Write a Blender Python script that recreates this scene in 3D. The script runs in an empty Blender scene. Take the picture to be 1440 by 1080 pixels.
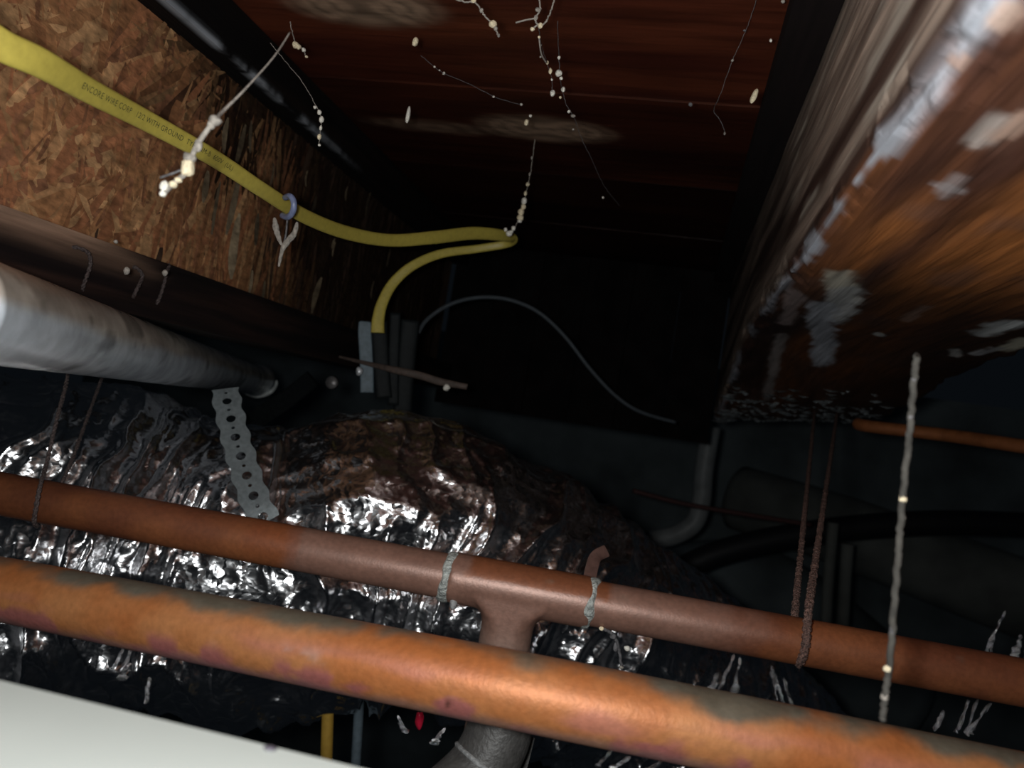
import bpy, bmesh, math, random
import numpy as np
from mathutils import Vector, Matrix

random.seed(7)
rng = np.random.default_rng(7)
C = bpy.context.scene.collection
SC = bpy.context.scene

# ------------------------------------------------------------------ camera
F = 1100.0                                   # focal length in pixels of a 1440 px wide frame
_Y = Vector((220, -80, -1100)).normalized()  # joist direction seen in camera axes
_Z = Vector((.156, .988, -.0407)).normalized()
_X = _Y.cross(_Z).normalized()
R = Matrix((_X, _Y, _Z))                     # world from camera
CAM = Vector((0, 0, 2.2))
cd = bpy.data.cameras.new('camera'); cam = bpy.data.objects.new('camera', cd); C.objects.link(cam)
cam.matrix_world = Matrix.Translation(CAM) @ R.to_4x4()
cd.sensor_width = 36; cd.lens = 36 * F / 1440; cd.clip_start = .01; cd.clip_end = 50
cd.dof.use_dof = True; cd.dof.focus_distance = .43; cd.dof.aperture_fstop = 11.5
SC.camera = cam

# ------------------------------------------------------------------ light
w = bpy.data.worlds.new('world'); SC.world = w; w.use_nodes = True
w.node_tree.nodes['Background'].inputs[0].default_value = (.55, .75, 1, 1)
w.node_tree.nodes['Background'].inputs[1].default_value = .004
ld = bpy.data.lights.new('torch', 'POINT'); ld.energy = 4.3; ld.color = (.97, 1, .99)
ld.shadow_soft_size = .011
lo = bpy.data.objects.new('torch', ld); C.objects.link(lo)
lo.location = CAM + R @ Vector((-.022, .008, -.004))
SC.view_settings.view_transform = 'Standard'
SC.view_settings.look = 'None'
SC.view_settings.gamma = 1
SC.view_settings.use_curve_mapping = False
SC.view_settings.exposure = 0.1

# ------------------------------------------------------------------ pixel -> place helpers
def ray(px, py):
    return R @ Vector(((px - 720) / F, (540 - py) / F, -1))
def P(px, py, d): return CAM + ray(px, py) * d
def PX(px, py, x): r = ray(px, py); return CAM + r * (x / r.x)
def PY(px, py, y): r = ray(px, py); return CAM + r * (y / r.y)
def PZ(px, py, z): r = ray(px, py); return CAM + r * (z / r.z)
ZC = CAM.z

# ------------------------------------------------------------------ noise (numpy)
def _hash(ix, iy, iz, s):
    n = (ix * 374761393 + iy * 668265263 + iz * 2147483647 % 1274126177 + iz * 1103515245 + s * 974634777) & 0xffffffff
    n = ((n ^ (n >> 13)) * 1274126177) & 0xffffffff
    n = ((n ^ (n >> 16)) * 2246822519) & 0xffffffff
    return ((n ^ (n >> 15)) & 0xffffff) / float(0xffffff)
def vnoise(p, s=0):
    p = np.asarray(p, float); i = np.floor(p).astype(np.int64); f = p - i; f = f * f * (3 - 2 * f)
    o = 0
    for dx in (0, 1):
        for dy in (0, 1):
            for dz in (0, 1):
                wgt = (f[:, 0] if dx else 1 - f[:, 0]) * (f[:, 1] if dy else 1 - f[:, 1]) * (f[:, 2] if dz else 1 - f[:, 2])
                o = o + wgt * _hash(i[:, 0] + dx, i[:, 1] + dy, i[:, 2] + dz, s)
    return o
def fbm(p, s=0, n=4):
    o = 0; a = .5; t = 0; p = np.asarray(p, float)
    for k in range(n):
        o = o + a * vnoise(p * 2 ** k + 17.3 * k, s + k); t += a; a *= .5
    return o / t
def ridge(p, s=0): return 1 - np.abs(2 * vnoise(p, s) - 1)
def sstep(a, b, x): t = np.clip((x - a) / (b - a), 0, 1); return t * t * (3 - 2 * t)

# ------------------------------------------------------------------ materials
def mat(name, col=None, rough=.6, metal=0, attr=False, grain=None, bump=0, bscale=200, spec=.5, var=.25, stretch=(1, 1, 1), trans=0, detail=6):
    m = bpy.data.materials.new(name); m.use_nodes = True
    nt = m.node_tree; b = nt.nodes['Principled BSDF']; L = nt.links.new
    b.inputs['Roughness'].default_value = rough; b.inputs['Metallic'].default_value = metal
    b.inputs['Specular IOR Level'].default_value = spec
    if trans: b.inputs['Transmission Weight'].default_value = trans
    tc = nt.nodes.new('ShaderNodeTexCoord'); mp = nt.nodes.new('ShaderNodeMapping'); mp.inputs['Scale'].default_value = stretch
    L(tc.outputs['Object'], mp.inputs[0])
    nz = nt.nodes.new('ShaderNodeTexNoise'); nz.inputs['Scale'].default_value = grain or bscale; nz.inputs['Detail'].default_value = detail
    L(mp.outputs[0], nz.inputs[0])
    if attr:
        src = nt.nodes.new('ShaderNodeAttribute'); src.attribute_name = 'Col'; so = src.outputs['Color']
    else:
        src = nt.nodes.new('ShaderNodeRGB'); src.outputs[0].default_value = (*col, 1); so = src.outputs[0]
    mr = nt.nodes.new('ShaderNodeMapRange'); mr.inputs[1].default_value = .3; mr.inputs[2].default_value = .7
    mr.inputs[3].default_value = 1 - var; mr.inputs[4].default_value = 1 + var; L(nz.outputs[0], mr.inputs[0])
    mx = nt.nodes.new('ShaderNodeVectorMath'); mx.operation = 'SCALE'; L(so, mx.inputs[0]); L(mr.outputs[0], mx.inputs['Scale'])
    L(mx.outputs[0], b.inputs['Base Color'])
    if bump:
        n2 = nt.nodes.new('ShaderNodeTexNoise'); n2.inputs['Scale'].default_value = bscale; n2.inputs['Detail'].default_value = detail; L(mp.outputs[0], n2.inputs[0])
        bp = nt.nodes.new('ShaderNodeBump'); bp.inputs['Strength'].default_value = bump; bp.inputs['Distance'].default_value = .002
        L(n2.outputs[0], bp.inputs['Height']); L(bp.outputs[0], b.inputs['Normal'])
    return m

M = dict(
    ceil=mat('subfloor_wood', attr=True, rough=.42, grain=90, var=.35, stretch=(.12, 1, 1), bump=.35, bscale=160, spec=.4),
    beam=mat('beam_wood', attr=True, rough=.5, grain=160, var=.32, stretch=(1, .07, 1), bump=.5, bscale=260, spec=.45),
    flange=mat('flange_wood', attr=True, rough=.8, spec=.2, grain=200, var=.4, stretch=(1, .06, 1), bump=.4, bscale=300),
    osb=mat('osb_core', (.05, .026, .015), rough=.7, grain=60, var=.5, bump=.4, bscale=150),
    flake=mat('osb_flake', attr=True, rough=.55, grain=240, var=.4, bump=.4, bscale=400, stretch=(1, .5, 1)),
    orange=mat('copper_bright', attr=True, rough=.5, metal=.25, grain=300, var=.12, bump=.1, bscale=500),
    brown=mat('copper_brown', attr=True, rough=.42, metal=.25, grain=420, var=.14, bump=.06, bscale=900),
    solder=mat('solder', (.36, .38, .36), rough=.5, metal=.3, grain=500, var=.45, bump=.9, bscale=600),
    silver=mat('grey_painted_fitting', (.07, .066, .063), rough=.5, metal=.1, grain=240, var=.25, bump=.3, bscale=600),
    solder_dark=mat('silver_residue', (.25, .25, .25), rough=.5, grain=400, var=.3, bump=.6, bscale=500),
    conduit=mat('grey_conduit', attr=True, rough=.24, metal=.15, grain=70, var=.2, spec=1.0),
    lip=mat('conduit_lip', (.7, .72, .7), rough=.4, grain=300, var=.2),
    yellow=mat('yellow_sheath', (.46, .365, .07), rough=.45, grain=300, var=.1, bump=.05),
    ink=mat('ink', (.04, .05, .02), rough=.7),
    galv=mat('galvanised_strap', (.22, .25, .26), rough=.55, metal=.25, grain=300, var=.2, bump=.15, bscale=300),
    rust=mat('rusty_wire', (.13, .07, .055), rough=.6, grain=900, var=.8, bump=1, bscale=1200, spec=.6),
    rustgrey=mat('dusty_wire', (.065, .045, .042), rough=.7, grain=900, var=.6, bump=.8, bscale=900),
    silk=mat('dusty_silk', (.28, .25, .22), rough=.9, grain=600, var=.4),
    silkdim=mat('faint_silk', (.11, .105, .11), rough=.9, grain=600, var=.5),
    silknear=mat('grey_brown_silk', (.05, .046, .040), rough=.9, grain=200, var=.5),
    cream=mat('cream_debris', (.78, .66, .46), rough=.8, grain=900, var=.25, bump=.5, bscale=900),
    white=mat('white_debris', (.8, .76, .68), rough=.8, grain=900, var=.2, bump=.5, bscale=900),
    board=mat('white_board', (.42, .44, .415), rough=.75, grain=30, var=.03),
    blueclip=mat('blue_grey_clip', (.17, .2, .34), rough=.35, grain=200, var=.2),
    bluestrap=mat('blue_grey_strap', (.13, .17, .20), rough=.6, grain=200, var=.2),
    charcoal=mat('charcoal_plastic', (.009, .011, .012), spec=.15, rough=.6, grain=200, var=.3),
    greycable=mat('grey_cable', (.06, .07, .08), rough=.5, grain=300, var=.15),
    splint=mat('splinter_wood', (.075, .052, .042), rough=.7, grain=200, var=.35, bump=.4),
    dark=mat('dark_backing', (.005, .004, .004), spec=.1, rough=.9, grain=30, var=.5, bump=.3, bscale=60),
    wall=mat('grey_far_wall', (.15, .175, .18), rough=.9, grain=6, var=.4),
    farduct=mat('far_duct', (.15, .155, .14), rough=.8, grain=12, var=.3),
    black=mat('black_hose', (.008, .008, .01), rough=.6),
    pvc=mat('far_pvc', (.22, .23, .23), rough=.5, grain=60, var=.15),
    redbrown=mat('far_copper', (.32, .11, .04), rough=.4, metal=.3, grain=120, var=.2),
    red=mat('red_plastic', (.7, .02, .06), rough=.3),
    amber=mat('amber_sheath', (.5, .3, .05), rough=.5, grain=200, var=.1),
)
def foil_mat():
    m = bpy.data.materials.new('crinkled_foil'); m.use_nodes = True
    nt = m.node_tree; b = nt.nodes['Principled BSDF']; L = nt.links.new
    b.inputs['Metallic'].default_value = 1; b.inputs['Roughness'].default_value = .25
    b.inputs['Base Color'].default_value = (.80, .80, .82, 1)
    tc = nt.nodes.new('ShaderNodeTexCoord')
    v = nt.nodes.new('ShaderNodeTexVoronoi'); v.feature = 'DISTANCE_TO_EDGE'; v.inputs['Scale'].default_value = 60
    nz = nt.nodes.new('ShaderNodeTexNoise'); nz.inputs['Scale'].default_value = 30; nz.inputs['Detail'].default_value = 3
    ad = nt.nodes.new('ShaderNodeVectorMath'); ad.operation = 'MULTIPLY_ADD'; ad.inputs[1].default_value = (.03, .03, .03)
    L(nz.outputs['Color'], ad.inputs[0]); L(tc.outputs['Object'], ad.inputs[2]); L(ad.outputs[0], v.inputs['Vector'])
    bp = nt.nodes.new('ShaderNodeBump'); bp.inputs['Strength'].default_value = .5; bp.inputs['Distance'].default_value = .003
    L(v.outputs['Distance'], bp.inputs['Height'])
    n3 = nt.nodes.new('ShaderNodeTexVoronoi'); n3.feature = 'F1'; n3.inputs['Scale'].default_value = 150; L(ad.outputs[0], n3.inputs['Vector'])
    b2 = nt.nodes.new('ShaderNodeBump'); b2.inputs['Strength'].default_value = .42; b2.inputs['Distance'].default_value = .002
    L(n3.outputs[0], b2.inputs['Height']); L(bp.outputs[0], b2.inputs['Normal']); L(b2.outputs[0], b.inputs['Normal'])
    return m
M['foil'] = foil_mat()

# ------------------------------------------------------------------ object helpers
def link(name, me, m=None, parent=None, smooth=True):
    o = bpy.data.objects.new(name, me); C.objects.link(o)
    if m is not None: me.materials.append(m)
    if parent is not None: o.parent = parent; o.matrix_parent_inverse = Matrix.Translation(-parent.location)
    if smooth: me.polygons.foreach_set('use_smooth', [True] * len(me.polygons))
    return o
def thing(name, label, cat, loc, group=None):
    o = bpy.data.objects.new(name, None); C.objects.link(o); o.location = loc; o.empty_display_size = .01
    return tag(o, label, cat, group)
def tag(o, label, cat, group=None):
    o['label'] = label; o['category'] = cat
    if group: o['group'] = group
    return o
def mesh(name, V, Fs):
    me = bpy.data.meshes.new(name); me.from_pydata([tuple(v) for v in V], [], Fs); me.update(); return me
def colour(me, cols):
    a = me.color_attributes.new('Col', 'FLOAT_COLOR', 'POINT')
    c = np.ones((len(me.vertices), 4)); c[:, :3] = np.clip(cols, 0, 1); a.data.foreach_set('color', c.ravel())
def smooth_path(pts, n=8, extra=None):
    """Catmull-Rom through points (each a Vector); extra = list of tuples interpolated along"""
    pts = [Vector(p) for p in pts]; out = []; ex = []
    m = len(pts)
    for i in range(m - 1):
        p0 = pts[max(i - 1, 0)]; p1 = pts[i]; p2 = pts[i + 1]; p3 = pts[min(i + 2, m - 1)]
        for k in range(n):
            t = k / n
            out.append(.5 * ((2 * p1) + (p2 - p0) * t + (2 * p0 - 5 * p1 + 4 * p2 - p3) * t * t + (3 * p1 - p0 - 3 * p2 + p3) * t ** 3))
            if extra: ex.append(tuple(a + (b - a) * t for a, b in zip(extra[i], extra[i + 1])))
    out.append(pts[-1])
    if extra: ex.append(tuple(extra[-1])); return out, ex
    return out
def frames(path, up=None):
    fr = []; prev = None
    for i, p in enumerate(path):
        t = (path[min(i + 1, len(path) - 1)] - path[max(i - 1, 0)]).normalized()
        if up is not None: a = up(p) if callable(up) else up
        else: a = prev if prev is not None else (Vector((0, 0, 1)) if abs(t.z) < .9 else Vector((1, 0, 0)))
        n = (a - t * a.dot(t)).normalized(); b = t.cross(n); prev = n
        fr.append((t, n, b))
    return fr
def tube_mesh(name, path, rad, seg=16, up=None, flat=1.0, caps=True, sup=2.0):
    """flat: thickness along n relative to width along b"""
    fr = frames(path, up); V = []; Fs = []
    for i, (p, (t, n, b)) in enumerate(zip(path, fr)):
        r = rad[i] if hasattr(rad, '__len__') else rad
        for k in range(seg):
            a = 2 * math.pi * k / seg; c, s = math.cos(a), math.sin(a)
            c = math.copysign(abs(c) ** (2 / sup), c); s = math.copysign(abs(s) ** (2 / sup), s)
            V.append(p + b * (c * r) + n * (s * r * flat))
    m = len(path)
    for i in range(m - 1):
        for k in range(seg):
            k2 = (k + 1) % seg
            Fs.append((i * seg + k, i * seg + k2, (i + 1) * seg + k2, (i + 1) * seg + k))
    if caps:
        Fs.append(tuple(range(seg))[::-1]); Fs.append(tuple((m - 1) * seg + k for k in range(seg)))
    return mesh(name, V, Fs)
def tube(name, path, rad, m, parent=None, **k): return link(name, tube_mesh(name, path, rad, **k), m, parent)
def grid_face(name, o, u, v, nu, nv, disp=None):
    """rectangular grid from origin o along u and v; returns verts array and faces"""
    V = []; Fs = []
    for j in range(nv + 1):
        for i in range(nu + 1): V.append(Vector(o) + Vector(u) * (i / nu) + Vector(v) * (j / nv))
    for j in range(nv):
        for i in range(nu):
            a = j * (nu + 1) + i; Fs.append((a, a + 1, a + nu + 2, a + nu + 1))
    return V, Fs
def box_mesh(name, x0, x1, y0, y1, z0, z1, nx=1, ny=1, nz=1, bev=0):
    bm = bmesh.new()
    xs = np.linspace(x0, x1, nx + 1); ys = np.linspace(y0, y1, ny + 1); zs = np.linspace(z0, z1, nz + 1)
    vm = {}
    def v(i, j, k):
        if (i, j, k) not in vm: vm[(i, j, k)] = bm.verts.new((xs[i], ys[j], zs[k]))
        return vm[(i, j, k)]
    for j in range(ny):
        for k in range(nz):
            bm.faces.new((v(0, j, k), v(0, j, k + 1), v(0, j + 1, k + 1), v(0, j + 1, k)))
            bm.faces.new((v(nx, j, k), v(nx, j + 1, k), v(nx, j + 1, k + 1), v(nx, j, k + 1)))
    for i in range(nx):
        for k in range(nz):
            bm.faces.new((v(i, 0, k), v(i + 1, 0, k), v(i + 1, 0, k + 1), v(i, 0, k + 1)))
            bm.faces.new((v(i, ny, k), v(i, ny, k + 1), v(i + 1, ny, k + 1), v(i + 1, ny, k)))
        for j in range(ny):
            bm.faces.new((v(i, j, 0), v(i, j + 1, 0), v(i + 1, j + 1, 0), v(i + 1, j, 0)))
            bm.faces.new((v(i, j, nz), v(i + 1, j, nz), v(i + 1, j + 1, nz), v(i, j + 1, nz)))
    if bev:
        sharp = [e for e in bm.edges if len(e.link_faces) == 2 and e.calc_face_angle() > .5]
        bmesh.ops.bevel(bm, geom=sharp, offset=bev, segments=2, affect='EDGES')
    me = bpy.data.meshes.new(name); bm.to_mesh(me); bm.free(); return me
def coords(me):
    a = np.empty(len(me.vertices) * 3); me.vertices.foreach_get('co', a); return a.reshape(-1, 3)
def setco(me, a): me.vertices.foreach_set('co', a.ravel()); me.update()
def mixc(c0, c1, t): return np.asarray(c0) * (1 - t[:, None]) + np.asarray(c1) * t[:, None]
def blob(bm, p, r, stretch=(1, 1, 1), seed=0, sub=2):
    g = bmesh.ops.create_icosphere(bm, subdivisions=sub, radius=1)
    vs = g['verts']; c = np.array([v.co for v in vs]); d = .65 + .7 * fbm(c * 1.6 + seed * 3.1, seed, 2)
    for v, k in zip(vs, d): v.co = Vector(p) + Vector((v.co.x * stretch[0], v.co.y * stretch[1], v.co.z * stretch[2])) * (r * k)

# ================================================================== SETTING
X_WEB = -.36; X_FL = -.337; Z_TOP = .255; X_BEAM = .055; Z_BEAM = .11; X_BEAM2 = .262

def ceiling():
    root = bpy.data.objects.new('ceiling', None); C.objects.link(root); root.location = CAM + Vector((0, .6, Z_TOP)); root['kind'] = 'structure'
    edges = [-.05, .2, .393, .590, .79, .99, 1.19, 1.36]
    kn = [PZ(505, 12, Z_TOP), PZ(765, 182, Z_TOP), PZ(610, 178, Z_TOP)]
    for i in range(len(edges) - 1):
        y0, y1 = edges[i] + .0012, edges[i + 1] - .0012
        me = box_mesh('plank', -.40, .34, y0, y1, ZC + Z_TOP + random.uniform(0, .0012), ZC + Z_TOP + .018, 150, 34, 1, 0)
        c = coords(me)
        g = fbm(np.c_[c[:, 0] * 4, c[:, 1] * 34, c[:, 2] * 0 + i * 5], 3, 4)
        big = fbm(np.c_[c[:, 0] * 5, c[:, 1] * 14, c[:, 2] * 0 + i], 9, 3)
        col = mixc((.045, .009, .005), (.125, .030, .013), sstep(.25, .75, g * .5 + big * .5)) * (1, 1, .95, .5, .25, .2, .2, .2)[i]  # farther planks painted darker: fading torchlight put into their colour
        # weathered elongated knots with bare grey-brown wood
        for kp, (rx, ry), a in zip(kn, ((.062, .027), (.066, .030), (.075, .016)), (1, .9, .45)):
            dx = (c[:, 0] - kp.x) / rx; dy = (c[:, 1] - kp.y) / ry; rr = np.sqrt(dx * dx + dy * dy) + .35 * (big - .5)
            rings = .72 + .28 * np.sin(rr * 26 + g * 5)
            tt = sstep(1.12, .55, rr) * a
            col = col * (1 - tt[:, None]) + tt[:, None] * (np.array((.36, .235, .16)) * rings[:, None])
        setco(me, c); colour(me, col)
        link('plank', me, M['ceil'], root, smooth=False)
ceiling()
_me = box_mesh('dark_strip', .030, X_BEAM - .0005, .0, 1.14, ZC + .236, ZC + .2545, 4, 60, 2, .001)
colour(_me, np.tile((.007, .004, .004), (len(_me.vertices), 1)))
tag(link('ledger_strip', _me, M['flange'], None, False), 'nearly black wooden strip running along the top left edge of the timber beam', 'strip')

def back():
    # blocking that closes the joist bay
    t = thing('joist_blocking', 'nearly black wooden blocking closing the far end of the joist bay', 'blocking', CAM + Vector((-.15, 1.16, .02)))
    y = 1.16
    xs = np.linspace(-.36, X_BEAM, 7)
    for i in range(6):
        me = box_mesh('board', xs[i] + .0005, xs[i + 1] - .0005, y + random.uniform(0, .003), y + .03, ZC + .004, ZC + Z_TOP - .001, 2, 1, 4)
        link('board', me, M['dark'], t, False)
    # far wall of the crawl space
    me = box_mesh('wall_back', -2.2, 2.6, 2.6, 2.65, ZC - 1.6, ZC + .255, 12, 1, 8)
    o = link('wall_back', me, M['wall'], None, False); o['kind'] = 'structure'
back()

# ================================================================== left engineered joist
def left_joist():
    root = thing('engineered_joist', 'wooden I-shaped joist with strand-board web along the left side of the bay', 'joist', CAM + Vector((X_WEB, .5, .03)))
    web = link('web_panel', box_mesh('web_panel', X_WEB - .010, X_WEB, -.02, 1.14, ZC + .062, ZC + .222, 1, 40, 8), M['osb'], root, False)
    # bottom flange
    for nm, z0, z1, x1 in (('bottom_flange', .026, .064, X_FL), ('top_flange', .218, .2545, X_FL)):
        me = box_mesh(nm, X_WEB - .03, x1, -.03, 1.15, ZC + z0, ZC + z1, 14, 260, 14, .0015)
        c = coords(me); yy = c[:, 1] - CAM.y
        g = fbm(np.c_[c[:, 0] * 60, c[:, 1] * 5, c[:, 2] * 110], 21, 4)
        col = mixc((.006, .003, .003), (.024, .011, .008), sstep(.35, .7, g))
        if nm == 'bottom_flange':
            raw = sstep(.44, .36, yy + .18 * (g - .5)) * sstep(ZC + .040, ZC + .060, c[:, 2] + .02 * (g - .5))
            col = col * (1 - raw[:, None]) + raw[:, None] * mixc((.14, .075, .05), (.46, .29, .20), g)
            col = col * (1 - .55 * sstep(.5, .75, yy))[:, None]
        else:
            # pale dust along the lower arris
            d = fbm(np.c_[c[:, 0] * 40, c[:, 1] * 60, c[:, 2] * 40], 5, 3)
            du = sstep(.0062, .0018, (c[:, 2] - ZC - .218) + np.abs(c[:, 0] - X_FL)) * sstep(.36, .56, d) * sstep(.74, .58, yy) * .8
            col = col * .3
            col = col * (1 - du[:, None]) + du[:, None] * np.array((.36, .38, .42))
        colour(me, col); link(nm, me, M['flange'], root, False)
    # flakes of the web, joined: far too many to pick apart
    V = []; Fs = []; col = []
    def flake(y, z, L, W, ang, lift, c, taper=1.0, ragged=True):
        n = 7; base = len(V); ca, sa = math.cos(ang), math.sin(ang)
        curl = random.uniform(-.0008, .0014)
        for i in range(n + 1):
            t = i / n - .5; ww = W * (1 - taper * .55 * abs(2 * t) ** 3) * random.uniform(.82, 1.1)
            for s in (-.5, .5):
                a = t * L; b = s * ww
                V.append((X_WEB + lift + curl * (2 * t) ** 2 + (.0004 if s > 0 else 0), y + a * ca - b * sa, min(.2185, max(.0635, z + a * sa + b * ca))))
                k = random.uniform(.85, 1.12); col.append((c[0] * k, c[1] * k, c[2] * k))
        for i in range(n): Fs.append((base + 2 * i, base + 2 * i + 2, base + 2 * i + 3, base + 2 * i + 1))
    pal = [(.32, .165, .078), (.35, .20, .10), (.27, .13, .062), (.42, .255, .13), (.23, .11, .06), (.31, .14, .07)]
    for k in range(2100):
        yy = random.uniform(.12, 1.1) if k % 3 else random.uniform(.2, .6); zz = random.uniform(.064, .219)
        c = random.choice(pal)
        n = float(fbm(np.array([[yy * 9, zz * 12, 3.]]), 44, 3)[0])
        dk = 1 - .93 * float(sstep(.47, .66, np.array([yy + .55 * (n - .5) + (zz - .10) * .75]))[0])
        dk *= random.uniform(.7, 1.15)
        ang = random.gauss(1.2, .5) if yy < .48 else random.gauss(1.5, .22)
        L = random.uniform(.03, .11); W = random.uniform(.0025, .014)
        if yy > .48: W *= .6
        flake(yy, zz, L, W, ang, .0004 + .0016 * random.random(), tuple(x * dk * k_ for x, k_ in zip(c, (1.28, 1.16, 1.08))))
    # pale split slivers seen on the dark part
    for (a, b, wd, cc) in (((345, 175), (330, 235), .006, .35), ((338, 240), (318, 330), .007, .5), ((334, 300), (322, 392), .011, .85),
                           ((352, 170), (350, 215), .004, .3), ((308, 255), (296, 330), .004, .35), ((292, 240), (285, 285), .007, .5),
                           ((318, 165), (312, 215), .006, .5), ((355, 380), (350, 415), .004, .7), ((450, 390), (436, 440), .010, .45),
                           ((385, 230), (380, 262), .003, .3), ((430, 240), (428, 262), .003, .4), ((470, 340), (466, 360), .003, .6),
                           ((548, 350), (543, 375), .004, .3), ((405, 300), (398, 345), .003, .3), ((487, 262), (484, 282), .003, .3), ((520, 268), (512, 305), .005, .16), ((470, 335), (465, 350), .004, .5), ((362, 300), (358, 345), .006, .25), ((524, 395), (520, 420), .003, .35), ((500, 225), (496, 245), .004, .2), ((372, 395), (368, 425), .004, .3), ((445, 275), (438, 300), .005, .14), ((562, 380), (556, 450), .006, .10)):
        p = PX(*a, X_WEB + .003); q = PX(*b, X_WEB + .003); m = (p + q) / 2; dv = q - p
        flake(m.y, m.z - ZC, dv.length, wd, math.atan2(dv.z, dv.y), .0034, (.36 * cc, .27 * cc, .17 * cc), 1.4)
    V2 = [(x, y, z + ZC) for x, y, z in V]
    me = mesh('wood_strands', V2, Fs); colour(me, np.array(col))
    o = link('wood_strands', me, M['flake'], root, False); o['kind'] = 'stuff'
left_joist()

# ================================================================== right beam
def beam_drop(x, y):
    return .072 * sstep(.70, 1.12, y) * (1 - .42 * np.clip((x - X_BEAM) / .2, 0, 1))
def beam():
    me = box_mesh('timber_beam', X_BEAM, X_BEAM2, -.05, 1.12, ZC + Z_BEAM, ZC + Z_TOP - .001, 60, 420, 40, 0)
    c = coords(me); x = c[:, 0]; y = c[:, 1]; z = c[:, 2] - ZC
    # worn arrises: round the two lower edges, gouge them unevenly
    n1 = fbm(np.c_[x * 30, y * 22, z * 30], 31, 4); n2 = fbm(np.c_[x * 90, y * 12, z * 90], 33, 3)
    for xe, s in ((X_BEAM, 1), (X_BEAM2, -1)):
        dx = (x - xe) * s; dz = z - Z_BEAM; rr = .007 + .012 * sstep(.45, .75, n1)
        k = np.clip(1 - (dx + dz) / rr, 0, 1)
        c[:, 0] += s * k * rr * .30; c[:, 2] += k * rr * .30
    bot = z < Z_BEAM + .0001
    c[:, 2] += np.where(bot, (n2 - .5) * .0035, 0)
    c[:, 0] += np.where((x < X_BEAM + 1e-4), (n2 - .5) * .003, 0)
    c[:, 2] -= beam_drop(x, y) * (1 - (z - Z_BEAM) / (Z_TOP - Z_BEAM))
    setco(me, c)
    # colour: side face grey-brown rough sawn, bottom reddish orange
    gs = fbm(np.c_[z * 70, y * 3, x * 0], 50, 4); gl = fbm(np.c_[z * 130, y * 7, x * 20], 52, 3)
    gb = fbm(np.c_[x * 60, y * 4.0, z * 0], 54, 4); gb2 = fbm(np.c_[x * 16, y * 5, z * 0 + 3], 56, 3)
    side = mixc((.05, .025, .018), (.34, .26, .21), sstep(.36, .68, gs))
    side = mixc(np.array((1, 1, 1)), np.array((1, 1, 1)), gs) * side
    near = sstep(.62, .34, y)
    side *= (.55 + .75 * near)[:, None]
    st = sstep(.60, .70, gl) * sstep(.25, .5, near + .2)
    side = side * (1 - st[:, None] * .7) + st[:, None] * .7 * np.array((.62, .56, .48))
    bottom = mixc((.10, .040, .026), (.50, .175, .050), sstep(.36, .66, gb * .4 + gb2 * .6 + .10 * sstep(.09, .14, x) - .05))
    mv = sstep(.5, .66, fbm(np.c_[x * 45, y * 18, z * 0 + 9], 58, 3)); bottom = bottom * (1 - .55 * mv[:, None]) + .55 * mv[:, None] * np.array((.24, .12, .085))
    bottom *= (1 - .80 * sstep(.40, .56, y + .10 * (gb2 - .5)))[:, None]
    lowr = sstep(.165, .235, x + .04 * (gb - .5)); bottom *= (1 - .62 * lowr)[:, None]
    isb = sstep(Z_BEAM + .006, Z_BEAM + .001, z)
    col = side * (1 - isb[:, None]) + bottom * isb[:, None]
    col[:, :] = np.where((x > X_BEAM2 - .002)[:, None] & (z > Z_BEAM + .004)[:, None], np.array((.05, .02, .012)), col)
    # bluish white bloom on the left arris
    e = (x - X_BEAM) + np.abs(z - Z_BEAM)
    m1 = fbm(np.c_[x * 50, y * 26, z * 50], 61, 4)
    wv = .0022 + .0062 * sstep(.36, .62, m1)
    bl = sstep(1.25, .4, e / wv) * sstep(.34, .52, m1 + .05) * .9 * (.35 + .65 * sstep(.60, .45, y))
    col = col * (1 - bl[:, None]) + bl[:, None] * np.array((.50, .53, .60))
    # bloom patches underneath
    for (a, b, wd, cc) in (((1180, 385), (1190, 420), .011, (.62, .58, .48)), ((1192, 410), (1172, 450), .012, (.5, .5, .50)), ((1155, 430), (1158, 495), .012, (.42, .44, .49)), ((1120, 415), (1105, 455), .007, (.26, .20, .19)), ((1100, 470), (1085, 510), .006, (.22, .19, .18)),
                           ((1400, 175), (1375, 195), .006, (.55, .46, .42)), ((1345, 250), (1330, 275), .004, (.36, .28, .27)), ((1420, 185), (1440, 170), .006, (.62, .40, .31)), ((1400, 40), (1415, 25), .004, (.6, .42, .34)), ((1350, 105), (1340, 112), .003, (.5, .33, .27)),
                           ((1385, 468), (1420, 455), .011, (.6, .62, .62)), ((1410, 492), (1450, 478), .008, (.72, .68, .54)), ((1375, 497), (1400, 490), .006, (.45, .45, .46)), ((1235, 470), (1238, 472), .005, (.5, .5, .48)), ((1342, 492), (1344, 500), .005, (.5, .48, .46)), ((1325, 260), (1345, 268), .003, (.4, .34, .34)), ((1275, 450), (1300, 430), .005, (.2, .12, .09))):
        pa = PZ(*a, Z_BEAM); pb = PZ(*b, Z_BEAM); ax_, ay_ = pb.x - pa.x, pb.y - pa.y
        tt = np.clip(((x - pa.x) * ax_ + (y - pa.y) * ay_) / (ax_ ** 2 + ay_ ** 2 + 1e-9), 0, 1)
        dd = np.hypot(x - pa.x - tt * ax_, (y - pa.y - tt * ay_) * .6) / wd + 1.1 * (fbm(np.c_[x * 130, y * 70, z], 63, 3) - .5)
        t = sstep(1.05, .5, dd) * isb * .85
        col = col * (1 - t[:, None]) + t[:, None] * np.array(cc)
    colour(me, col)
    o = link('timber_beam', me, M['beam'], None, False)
    return tag(o, 'thick reddish timber beam with bluish white bloom on its edge, at the upper right', 'beam')
BEAM = beam()

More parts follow.
